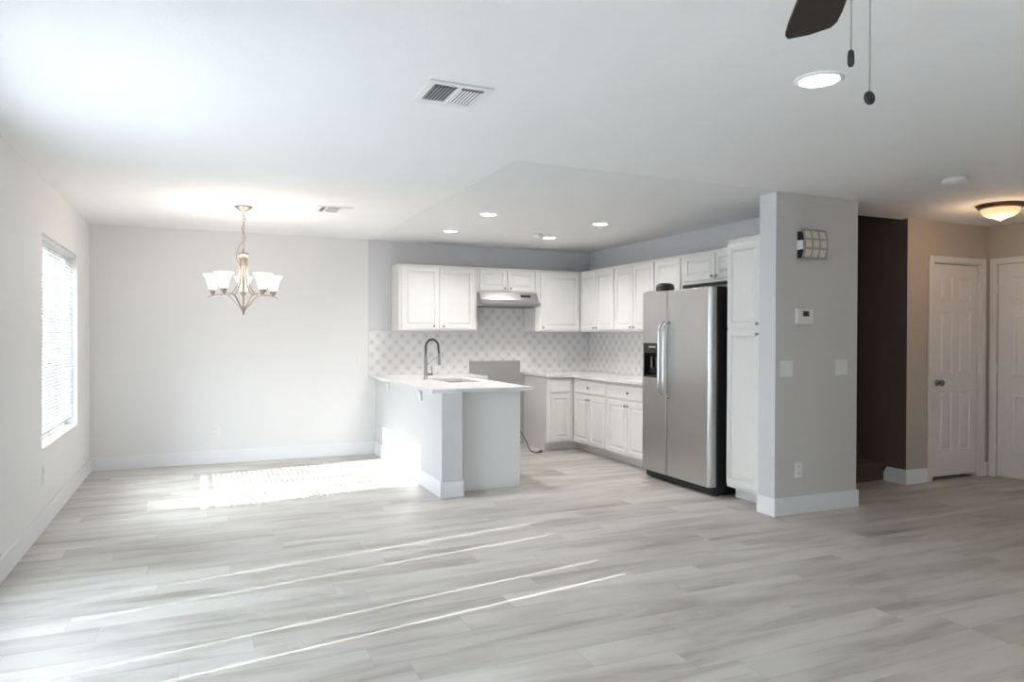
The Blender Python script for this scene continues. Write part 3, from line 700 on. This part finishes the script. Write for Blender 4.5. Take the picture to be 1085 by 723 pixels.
# ------------------------------------------------------------------ ceiling items
def can(x, y, r, label, zc, e):
    o = empty('recessed_light', (x, y, zc), label, 'ceiling light', 'round recessed ceiling lights')
    MB().lathe([(r, zc-.0005), (r+.002, zc-.004), (r*.86, zc-.010), (r*.80, zc-.006), (r*.80, zc-.002)], (x, y, 0), 36, cap=False).build('trim_ring', MVENT, o)
    MB().lathe([(r*.81, zc-.003), (r*.78, zc-.0065), (.002, zc-.0075)], (x, y, 0), 32).build('lens', ML, o)
    l = lamp('downlight', 'SPOT', (x, y, zc-.03), e, (1, .95, .90), (0, 0, -1), spot_size=math.radians(150), spot_blend=.8, shadow_soft_size=.06)
    l.parent = o; l.location = (0, 0, -.03); l.rotation_euler = (0, 0, 0)
    return o
HK = H-.001
can(2.362, 6.956, .085, 'recessed ceiling light above the sink, farther left of the kitchen four', HK, 21)
can(2.343, 5.858, .085, 'recessed kitchen ceiling light above the free end of the peninsula', HK, 21)
can(3.524, 5.906, .085, 'recessed kitchen ceiling light in front of the refrigerator, rightmost of the kitchen four', HK, 21)
can(3.504, 6.957, .085, 'recessed ceiling light beside the small kitchen smoke alarm', HK, 21)
can(2.388, 2.217, .098, 'large recessed ceiling light beside the fan blade', H, 10)
def alarm(x, y, r, zc, label):
    o = empty('smoke_detector', (x, y, zc), label, 'smoke detector', 'round ceiling smoke detectors')
    MB().lathe([(r*.9, zc-.0005), (r*.9, zc-.012), (r, zc-.014), (r, zc-.026), (r*.8, zc-.034), (.01, zc-.036)], (x, y, 0), 32).build('housing', MPLAS, o)
    MB().lathe([(r*.35, zc-.033), (r*.33, zc-.039), (.004, zc-.040)], (x, y, 0), 20).build('button', MVENT, o)
alarm(3.29, 6.78, .06, HK, 'small white smoke detector on the kitchen ceiling beside a recessed light')
alarm(4.70, 3.20, .078, H, 'white smoke detector on the ceiling in front of the stairs')

def vent(x0, x1, y0, y1, label, mode):
    o = empty('ceiling_vent', ((x0+x1)/2, (y0+y1)/2, H), label, 'ceiling vent', 'white ceiling air vents')
    z = H-.0005; b = MB(); fw = .032
    b.box((x0, y0, z-.008), (x1, y0+fw, z)).box((x0, y1-fw, z-.008), (x1, y1, z)).box((x0, y0+fw, z-.008), (x0+fw, y1-fw, z)).box((x1-fw, y0+fw, z-.008), (x1, y1-fw, z))
    xm = (x0+x1)/2
    if mode == 2: b.box((xm-.008, y0+fw, z-.009), (xm+.008, y1-fw, z))
    b.build('frame', MVENT, o, bevel=.002)
    MB().box((x0+fw, y0+fw, z-.0015), (x1-fw, y1-fw, z)).build('duct_back', MVG if mode == 2 else MVG, o)
    def slats(a, b_, tilt, n, bl=MVENT, hw=.0065):
        for k in range(n):
            xc = a+(b_-a)*(k+.5)/n; dx = hw; dz = .0045*tilt
            MB().add([(xc-dx, y0+fw+.03, z-.006-dz), (xc+dx, y0+fw+.03, z-.006+dz), (xc+dx, y1-fw-.03, z-.006+dz), (xc-dx, y1-fw-.03, z-.006-dz),
                      (xc-dx, y0+fw+.03, z-.007-dz), (xc+dx, y0+fw+.03, z-.007+dz), (xc+dx, y1-fw-.03, z-.007+dz), (xc-dx, y1-fw-.03, z-.007-dz)],
                     [(0,1,2,3),(7,6,5,4),(0,4,5,1),(1,5,6,2),(2,6,7,3),(3,7,4,0)]).build('slat', bl, o)
    if mode == 2:
        slats(x0+fw, xm-.008, 1, 7); slats(xm+.008, x1-fw, -.2, 7, hw=.0034)
        MB().box((x0+fw, y1-fw-.024, z-.008), (x1-fw, y1-fw-.004, z-.003)).build('cross_slat', MVENT, o)
        MB().box((x0+.09, y0+.012, z-.014), (x0+.115, y0+.020, z-.008)).build('damper_lever', MVENT, o)
    else:
        for k in range(3):
            yc = y0+fw+(y1-y0-2*fw)*(k+.7)/3.2
            MB().box((x0+fw+.05, yc-.02, z-.010), (x1-fw-.05, yc+.012, z-.006)).build('slat', MVENT, o)
        MB().box((x0+fw+.035, y0+fw, z-.009), (x0+fw+.05, y1-fw, z-.002)).box((x1-fw-.07, y0+fw, z-.009), (x1-fw, y1-fw, z-.002)).build('cross_slat', MVENT, o)
vent(.888, 1.184, 2.886, 3.182, 'large white two-way ceiling vent nearer the camera', 2)
vent(.90, 1.19, 6.06, 6.37, 'white ceiling vent beside the chandelier over the dining area', 1)

# flush-mount hall light
fl = empty('flush_ceiling_light', (5.983, 3.689, H), 'lit amber glass bowl ceiling light with bronze ring in the entry hall', 'ceiling light')
fxy = (5.983, 3.689, 0)
MB().lathe([(.172, H-.0005), (.175, H-.008), (.165, H-.014), (.160, H-.028), (.140, H-.036), (.138, H-.030)], fxy, 40, cap=False).build('ring', MBRZ, fl)
MB().lathe([(.139, H-.033), (.136, H-.055), (.120, H-.080), (.085, H-.100), (.05, H-.108), (.03, H-.120), (.012, H-.126), (.002, H-.127)], fxy, 40, cap=False).build('bowl', MAMB, fl)
MB().lathe([(.002, H-.126), (.012, H-.126), (.010, H-.134), (.002, H-.138)], fxy, 12).build('finial', MBRZ, fl)
l = lamp('hall_bulb', 'POINT', (5.983, 3.689, H-.15), 3.2, (1, .66, .38), shadow_soft_size=.09); l.parent = fl; l.location = (0, 0, -.20)

# ------------------------------------------------------------------ chandelier
CX, CY = .327, 6.403
ch = empty('chandelier', (CX, CY, H), 'nickel five-arm chandelier with lit frosted bell shades', 'chandelier')
C0 = V3((CX, CY, 0))
MB().lathe([(.074, H-.0005), (.074, H-.006), (.060, H-.020), (.030, H-.036), (.012, H-.046), (.008, H-.056)], C0, 32).build('canopy', MCHN, ch)
zc = H-.052; k = 0; lk = MB()
while zc > 2.085:
    a = k*PI/2; pts = []
    for q in range(12):
        th_ = 2*PI*q/12; u, v = .0085*math.cos(th_), .017*math.sin(th_); pts.append(C0+V3((u*math.cos(a), u*math.sin(a), zc-.014+v)))
    lk.tube(pts, .0022, 5, closed=True); zc -= .0265; k += 1
lk.build('chain', MCHN, ch)
MB().tube(smooth([(CX, CY, H-.05), (CX+.012, CY, 2.33), (CX-.012, CY-.004, 2.25), (CX+.012, CY, 2.17), (CX-.03, CY, 2.11), (CX-.055, CY, 2.03), (CX-.045, CY, 1.96), (CX-.02, CY, 1.93)]), .003, 6).build('cord', MCHN, ch)
MB().lathe([(.006, 2.085), (.010, 2.07), (.006, 2.058), (.014, 2.05), (.014, 2.0), (.009, 1.99), (.009, 1.60), (.022, 1.585), (.024, 1.572), (.012, 1.555), (.010, 1.54), (.004, 1.52)], C0, 20).build('stem', MCHN, ch)
MB().lathe([(.016, 2.0), (.030, 2.005), (.040, 2.03), (.044, 2.048), (.040, 2.048), (.028, 2.012), (.016, 2.008)], C0, 24, cap=False).build('crown', MCHN, ch)
RA = .255; ya = math.radians(23.744)
view_az = math.atan2(CY, CX)
for k in range(5):
    az = view_az + 2*PI*k/5; dr = V3((math.cos(az), math.sin(az), 0)); Zv = V3((0, 0, 1))
    def pt(r, z): return C0+dr*r+Zv*z
    sd = V3((-dr.y, dr.x, 0))
    arm = smooth([pt(.012, 1.575), pt(.045, 1.60), pt(.080, 1.645), (pt(.120, 1.683)), pt(.18, 1.698), pt(.24, 1.690), pt(.295, 1.672)], 5)
    strap = smooth([pt(.030, 2.02), pt(.030, 1.95), pt(.033, 1.86), pt(.045, 1.79), pt(.075, 1.73), pt(.118, 1.688)], 5)
    a_ = MB()
    for path, wd, th_ in ((arm, .006, .0025), (strap, .0075, .0022)):
        vs = []; fs = []
        for i, p in enumerate(path):
            tn = (path[min(i+1, len(path)-1)]-path[max(i-1, 0)]).normalized(); nn = tn.cross(sd).normalized()
            vs += [p+sd*wd+nn*th_, p-sd*wd+nn*th_, p-sd*wd-nn*th_, p+sd*wd-nn*th_]
        for i in range(len(path)-1):
            for j in range(4): fs.append((i*4+j, i*4+(j+1) % 4, i*4+4+(j+1) % 4, i*4+4+j))
        fs += [(0, 1, 2, 3), tuple(len(path)*4-4+j for j in (3, 2, 1, 0))]
        a_.add(vs, fs, 0, False)
    arm_o = a_.build('arm', MCHN, ch)
    P = pt(RA, 0)
    MB().lathe([(.006, 1.688), (.012, 1.696), (.018, 1.705), (.028, 1.722), (.030, 1.732), (.022, 1.736)], P, 20).build('socket', MCHN, arm_o)
    MB().lathe([(.026, 1.728), (.034, 1.745), (.041, 1.775), (.050, 1.810), (.064, 1.842), (.080, 1.862), (.078, 1.863), (.061, 1.843), (.047, 1.811), (.038, 1.776), (.031, 1.747), (.022, 1.731)], P, 28, cap=False).build('shade', MSH, arm_o)
    l = lamp('chandelier_bulb', 'POINT', P+V3((0, 0, 1.90)), 1.5, (1, .86, .70), shadow_soft_size=.03); l.parent = arm_o; l.location = P+V3((0, 0, 1.89))-V3((CX, CY, H))

# ------------------------------------------------------------------ ceiling fan (mostly above the frame)
HX, HY = 1.165, .985
fn = empty('ceiling_fan', (HX, HY, H), 'dark-bladed ceiling fan, one blade tip and two pull chains showing', 'ceiling fan')
C1 = V3((HX, HY, 0))
MB().lathe([(.075, H-.0005), (.075, H-.02), (.055, H-.05), (.02, H-.06), (.014, H-.065), (.014, H-.10), (.03, H-.11), (.10, H-.125), (.125, H-.15), (.125, H-.21), (.10, H-.235), (.06, H-.245), (.055, H-.30), (.045, H-.312), (.004, H-.315)], C1, 36).build('motor_housing', MFAN, fn)
tip = V3((1.5435, 1.4699, 0)); d0 = (tip-C1); d0.z = 0; az0 = math.atan2(d0.y, d0.x); RB = d0.length
for k in range(5):
    az = az0+2*PI*k/5; dr = V3((math.cos(az), math.sin(az), 0)); sd = V3((-dr.y, dr.x, 0)); zb_ = 2.195
    out = [(.15, -.045), (.19, -.055), (RB-.10, -.067), (RB-.035, -.066), (RB-.005, -.055), (RB, -.030), (RB+.006, .0), (RB, .030), (RB-.005, .055), (RB-.035, .066), (RB-.10, .067), (.19, .055), (.15, .045)]
    vs = []; n = len(out)
    tl = -.18
    for dz in (.004, -.004):
        for (r_, s_) in out: vs.append(C1+dr*r_+sd*s_+V3((0, 0, zb_+dz+s_*tl)))
    fs = [tuple(range(n)), tuple(range(2*n-1, n-1, -1))]+[(i, i+n, (i+1) % n+n, (i+1) % n) for i in range(n)]
    bo = MB().add(vs, fs).build('blade', MFAN, fn)
    MB().add([C1+dr*a+sd*b_+V3((0, 0, c_)) for c_ in (zb_-.006, zb_-.002) for a, b_ in ((.10, -.02), (.20, -.035), (.20, .035), (.10, .02))], [(0,1,2,3),(7,6,5,4),(0,4,5,1),(1,5,6,2),(2,6,7,3),(3,7,4,0)]).build('blade_iron', MKNOB, bo)
def chain(P, zt_, zb2, r=.0016):
    b = MB(); z = zt_
    b.tube([(P[0], P[1], zt_), (P[0], P[1], zb2)], .0006, 4)
    while z > zb2: b.lathe([(.0004, z-r), (r*.75, z-r*.6), (r, z), (r*.75, z+r*.6), (.0004, z+r)], (P[0], P[1], 0), 6, cap=False); z -= .0046
    return b
P1 = (1.150, .991); P2 = (1.183, .976)
c1 = chain(P1, 2.135, 1.906, .0021).build('pull_chain', MNICK, fn)
MB().lathe([(.003, 1.906), (.0055, 1.903), (.0065, 1.895), (.0065, 1.880), (.004, 1.874), (.001, 1.873)], (*P1, 0), 12).build('pull_fob', MBLK, c1)
c2 = chain(P2, 2.135, 1.826, .0021).build('pull_chain', MNICK, fn)
MB().lathe([(.0005, -.004), (.010, -.0045), (.0132, -.002), (.0132, .002), (.010, .0045), (.0005, .004)], (P2[0], P2[1], 1.8135), 20, 'Y').build('pull_fob', MBLK, c2)

for o in bpy.data.objects:
    if '_o' in o: del o['_o']
